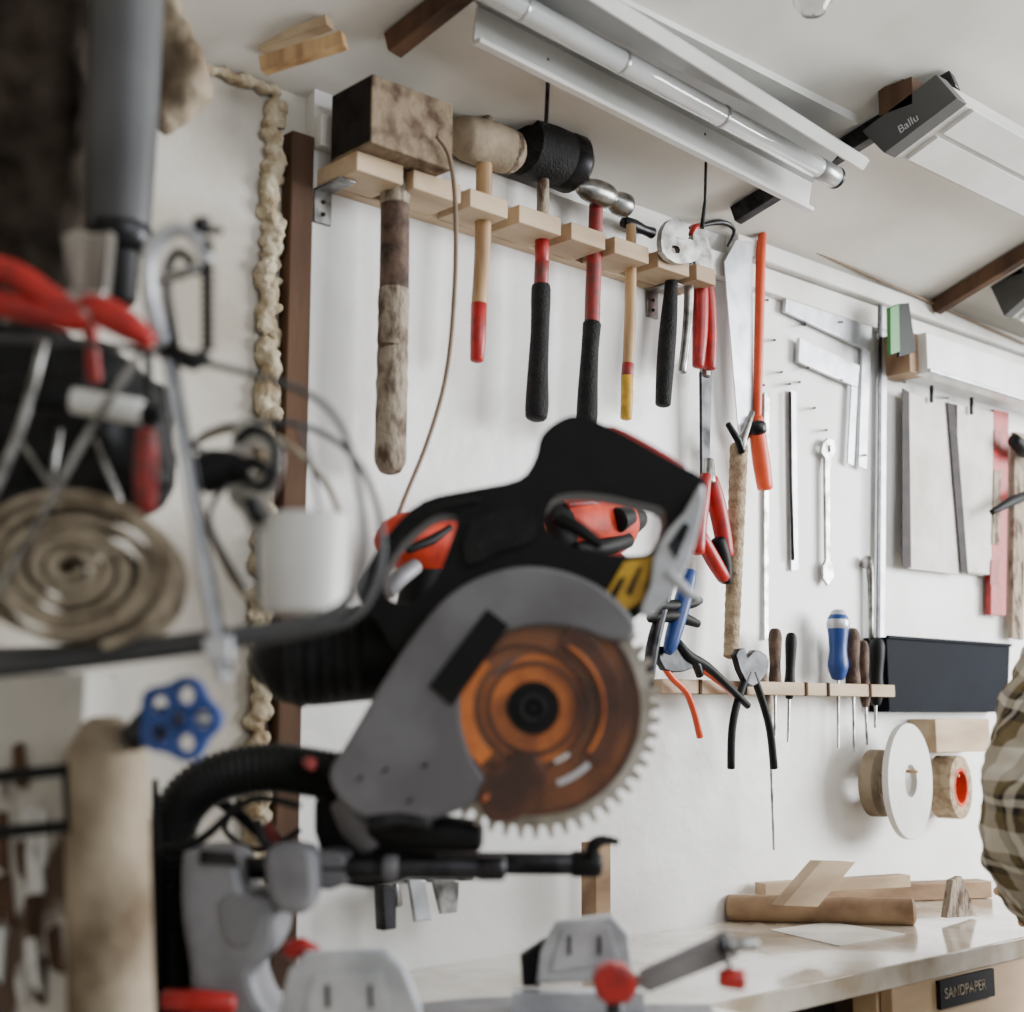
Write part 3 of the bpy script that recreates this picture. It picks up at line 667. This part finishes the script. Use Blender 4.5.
sp=[(207+.02*i,240+4*i,7 if i%2 else 4.8) for i in range(28)];b.L(P,sp,m_blk,seg=10);b.L(P,[(190,232,4),(222,230,4)],m_dsteel);b.L(P,[(196,225,9),(207,226,10)],m_dsteel)
b.L(P,[(164,330,8),(176,400,8),(190,480,8),(206,580,8),(224,680,7)],m_alul,seg=4,sm=2);b.L(SP(.995),[(172,340,3),(184,410,3),(198,490,3),(214,585,3),(230,672,3)],m_dsteel,seg=6,sm=2);b.L(P,[(160,280,6),(200,268,6)],m_steel)
b.L(P,[(165,352,10),(195,362,10),(206,355,9)],m_dsteel);b.plate(SP(.99),[(205,640),(232,636),(232,660),(208,664)],m_alul,.015,.002)
b.done()
b=B('red_pliers');P=SP(.98)
b.L(P,[(-40,262,12),(10,272,13),(50,298,13),(84,322,12)],m_red,sm=4);b.L(P,[(-40,296,13),(10,306,13),(60,318,13),(88,322,11)],m_red,sm=4)
b.L(P,[(84,302,10),(104,312,16),(128,326,15),(150,342,9)],m_red,sm=4);b.L(P,[(70,318,10),(92,314,11)],m_steel);b.done()
b=B('paintbrush');P=SP(1.04)
b.plate(P,[(64,238),(80,232),(96,236),(114,234),(108,296),(72,296)],m_bristle,.02,.004);b.plate(P,[(70,294),(108,294),(104,318),(76,318)],m_steel,.022,.002);b.L(P,[(90,318,9),(92,350,7),(94,380,8)],m_dred);b.done()
b=B('vent_duct')
b.L(SP(1.2),[(130,-80,36),(125,60,35.5),(121,160,34),(118,238,32)],m_pipe,sm=3,seg=28);b.L(SP(1.2),[(120,228,33),(118,244,33)],m_dsteel,seg=28);b.L(SP(1.2),[(118,240,22),(116,300,20)],m_blk)
b.done()
def cloth(name,pl,out,mat,th):
    b=B(name);b.plate(pl,out,mat,th,th*.35,sm=4);ob=b.done()
    sub=ob.modifiers.new('r','REMESH');sub.mode='VOXEL';sub.voxel_size=.005
    tx=bpy.data.textures.new(name,'CLOUDS');tx.noise_scale=.06
    d=ob.modifiers.new('d','DISPLACE');d.texture=tx;d.strength=.04;d.mid_level=.5
    sm=ob.modifiers.new('s','SMOOTH');sm.iterations=4
    return ob
cloth('hanging_jacket',SP(1.25),[(-60,-60),(90,-60),(96,60),(98,180),(80,250),(60,300),(-60,320)],m_cloth,.1)
cloth('cloth_drape',SP(1.4),[(150,-40),(176,-40),(190,30),(205,80),(198,105),(178,122),(155,115)],m_beige,.03)
cloth('tool_bag',SP(1.2),[(-60,340),(40,330),(120,350),(165,390),(168,440),(160,500),(80,520),(-60,520)],m_blk,.1)
b=B('caulking_tube');P=SP(1.02);b.L(P,[(-40,388,15),(30,396,15),(72,400,14)],m_blk);b.L(P,[(72,400,13),(140,412,13)],m_white,seg=20);b.L(P,[(140,412,10),(160,416,9)],m_blk);b.done()
b=B('red_screw_clamp');P=SP(1.04);b.L(P,[(147,432,10),(146,470,13),(146,510,10)],m_dred,sm=2);b.L(P,[(148,350,4),(150,430,5)],m_blk);b.done()
b=B('hex_wrench')
for x0_,y0_,x1_,y1_ in((20,440,60,500),(60,430,50,490),(95,440,120,500)): b.L(SP(1.06),[(x0_,y0_,2.5),(x1_,y1_,2.5)],m_steel,seg=8)
b.done()
b=B('pipe_cutter');P=SP(1.05)
b.tplate(P,[[(228,470),(236,428),(248,416),(258,424),(272,430),(282,450),(280,480),(270,500),(268,525),(254,532),(244,515),(230,500)],[(250,448),(262,446),(268,462),(258,478),(246,466)]],m_steel,.012,sm=3)
b.L(SP(1.04),[(236,440,4),(252,428,5),(272,440,4),(276,468,4),(262,486,5),(244,480,4),(236,460,4)],m_blk,sm=3)
b.L(SP(1.035),[(238,470,9),(252,462,8),(268,470,5)],m_blk,sm=2);b.L(SP(1.035),[(250,500,8),(258,520,7)],m_blk)
b.L(P,[(200,478,20),(215,470,22),(240,470,18)],m_blk,sm=2);b.L(P,[(255,430,6),(250,416,5)],m_blk);b.L(P,[(262,510,8),(266,528,8)],m_blk);b.done()
b=B('plastic_cup');P=SP(1.06);b.rev(P.at(304,612),(0,0,1),[(0,0),(.031,0),(.034,.07),(.035,.073),(.033,.073),(.029,.004),(0,.004)],m_wtrans,32);b.done()
b=B('hose_loop');b.L(SP(1.15),[(180,450,3.5),(230,430,3.5),(280,440,3.5),(330,490,3.5),(345,560,3.5),(320,610,3.5),(250,600,3.5),(205,520,3.5),(190,470,3.5)],m_web,sm=6);b.done()
b=B('valve_handwheel');P=SP(1.05);o=[]
for k in range(60):
    an=2*pi*k/60;r=38.5+3.5*cos(5*an);o.append((180+r*cos(an),719+r*1.05*sin(an)))
hs=[[(180+24*cos(2*pi*j/5)+9*cos(2*pi*i/12),719+25*sin(2*pi*j/5)+9*sin(2*pi*i/12)) for i in range(12)] for j in range(5)]
b.tplate(P,[o]+hs,m_blue,.018);b.L(SP(1.038),[(178,719,9),(180,719,9)],m_dsteel);b.loft([P.at(180,719),P.at(180,719)+FH*.1],.006,m_steel);b.L(SP(1.1),[(130,740,14),(150,725,20),(178,719,14)],m_dsteel);b.done(.003,angle=50)
S=SP(1.15)
b=B('plaster_pillar');p0=S.at(-200,1100);p1=S.at(68,1100)
p0.z=p1.z=0;top=S.at(0,672).z
b.prism([p0,p1,p1+FH*.12,p0+FH*.12],(0,0,top),m_flaky)
for i in range(16):
    x=random.uniform(-20,50);y=random.uniform(700,1000);b.plate(SP(1.148),[(x,y),(x+random.uniform(8,18),y-6),(x+random.uniform(10,22),y+random.uniform(30,60)),(x+4,y+random.uniform(30,50))],random.choice([m_wtrans,m_flaky,m_post]),.006,.001)
b.done(.003)
b=B('rolled_canvas')
pb=SP(1.12).at(112,1060);b.L(SP(1.12),[(104,735,30),(106,760,40),(108,860,41),(110,960,42),(112,1060,43)],m_beige,sm=4,seg=28)
b.loft([Vector((pb.x,pb.y,0)),pb],.034,m_beige,seg=28,dome=False)
b.L(SP(1.12),[(104,724,22),(104,742,33)],m_beige);b.done()
b=B('steel_bracket');b.L(SP(1.1),[(-60,782,9),(64,770,8)],m_blk,seg=4);b.L(SP(1.1),[(-60,838,9),(66,826,8)],m_blk,seg=4);b.L(SP(1.1),[(66,765,5),(70,832,5)],m_blk);b.done()

# ------------------------------------------------------------------ person (left sleeve enters the frame)
X,Y=2.02,-.70
per=bpy.data.objects.new('person',None);bpy.context.collection.objects.link(per);per.location=(X,Y,0)
def skin(name,vs,es,mat,root=0,lv=2):
    me=bpy.data.meshes.new(name);me.from_pydata([v[:3] for v in vs],es,[]);me.materials.append(mat)
    ob=bpy.data.objects.new(name,me);bpy.context.collection.objects.link(ob)
    md=ob.modifiers.new('skin','SKIN');md.use_smooth_shade=True
    sv=me.skin_vertices[0].data
    for i,v in enumerate(vs):
        r=v[3];sv[i].radius=(r,r);sv[i].use_root=(i==root)
    s=ob.modifiers.new('sub','SUBSURF');s.levels=lv;s.render_levels=lv
    if mat is m_plaid:
        s.levels=s.render_levels=4
        tx=bpy.data.textures.new('folds','CLOUDS');tx.noise_scale=.045
        d=ob.modifiers.new('d','DISPLACE');d.texture=tx;d.strength=.022
    ob.parent=per;ob.matrix_parent_inverse=Matrix.Translation(-per.location);return ob
sh=[(X,Y,.95,.15),(X,Y,1.1,.14),(X,Y+.02,1.28,.155),(X,Y+.03,1.40,.09),(X,Y+.04,1.46,.06),
    (X-.17,Y+.03,1.37,.068),(1.725,-.64,1.25,.066),(1.655,-.635,1.125,.062),(1.74,-.60,1.03,.062),(1.86,-.56,.97,.046),
    (X+.17,Y+.03,1.37,.068),(X+.27,Y+.03,1.13,.06),(X+.18,Y+.2,1.0,.045)]
skin('shirt',sh,[(0,1),(1,2),(2,3),(3,4),(3,5),(5,6),(6,7),(7,8),(8,9),(3,10),(10,11),(11,12)],m_plaid)
skin('trousers',[(X,Y,.93,.14),(X-.1,Y,.85,.09),(X-.11,Y,.48,.065),(X-.11,Y-.02,.1,.05),(X+.1,Y,.85,.09),(X+.11,Y,.48,.065),(X+.11,Y-.02,.1,.05)],[(0,1),(1,2),(2,3),(0,4),(4,5),(5,6)],m_jean)
skin('head',[(X,Y+.04,1.45,.05),(X,Y+.06,1.53,.06),(X,Y+.08,1.60,.085),(X,Y+.07,1.67,.085),(X,Y+.165,1.585,.012)],[(0,1),(1,2),(2,3),(2,4)],m_skin)
skin('hair',[(X,Y+.03,1.62,.088),(X,Y+.05,1.70,.09)],[(0,1)],m_hair)
for sx_ in(-1,1):
    b=B('eye');b.rev((X+sx_*.03,Y+.155,1.625),(0,1,0),[(0,-.01),(.01,-.006),(.012,0),(.009,.006),(0,.009)],m_white,12);b.done(parent=per)
    b=B('shoe');b.loft([(X+sx_*.11,Y-.06,.045),(X+sx_*.11,Y+.05,.05),(X+sx_*.11,Y+.17,.038)],[.045,.05,.035],m_blk);b.done(parent=per)
for side,(hx,hy,hz),(dx,dy) in((0,(1.89,-.545,.96),(.8,.5)),(1,(X+.17,Y+.22,.985),(-.3,.95))):
    d=Vector((dx,dy,0)).normalized();w=Vector((-d.y,d.x,0));o=Vector((hx,hy,hz));vs=[];es=[]
    def av(p,r): vs.append((p.x,p.y,p.z,r));return len(vs)-1
    wr=av(o,.026);pm=av(o+d*.05+Vector((0,0,-.01)),.032);es.append((wr,pm))
    for k,ln in zip((-1.5,-.5,.5,1.5),(.06,.075,.08,.07)):
        a_=av(o+d*.09+w*k*.02+Vector((0,0,-.012)),.0095);b_=av(o+d*(.09+ln*.5)+w*k*.022+Vector((0,0,-.018)),.0085);c_=av(o+d*(.09+ln)+w*k*.022+Vector((0,0,-.035)),.0075)
        es+=[(pm,a_),(a_,b_),(b_,c_)]
    t_=av(o+d*.05+w*(-.045 if side==0 else .045)+Vector((0,0,-.015)),.011);t2=av(o+d*.09+w*(-.06 if side==0 else .06)+Vector((0,0,-.025)),.009)
    es+=[(pm,t_),(t_,t2)]
    skin('hand',vs,es,m_skin,0,2)

# ------------------------------------------------------------------ lights
wd=bpy.data.worlds.new('w');bpy.context.scene.world=wd;wd.use_nodes=True
bg=wd.node_tree.nodes['Background'];bg.inputs[0].default_value=(.92,.96,1,1);bg.inputs[1].default_value=.6
def area(name,loc,tgt,sx,sy,pw,col):
    l=bpy.data.lights.new(name,'AREA');l.shape='RECTANGLE';l.size=sx;l.size_y=sy;l.energy=pw;l.color=col
    o=bpy.data.objects.new(name,l);bpy.context.collection.objects.link(o);o.location=loc
    o.rotation_euler=(Vector(tgt)-Vector(loc)).to_track_quat('-Z','Y').to_euler();return o
area('window_light',(4.6,-2.6,1.9),(1.8,0,1.3),2.2,1.6,345,(.975,.99,1))
area('skylight',(1.5,-3.6,2.9),(1.5,0,1.2),2,1.2,58,(.92,.96,1))

cam=bpy.data.cameras.new('camera');co=bpy.data.objects.new('camera',cam);bpy.context.collection.objects.link(co)
cam.sensor_fit='HORIZONTAL';cam.sensor_width=36;cam.lens=36*FPX/1024;cam.clip_start=.01
m=Matrix((R,U,-F)).transposed().to_4x4();m.translation=C;co.matrix_world=m
cam.dof.use_dof=True;cam.dof.focus_distance=2.25;cam.dof.aperture_fstop=2.8
bpy.context.scene.camera=co
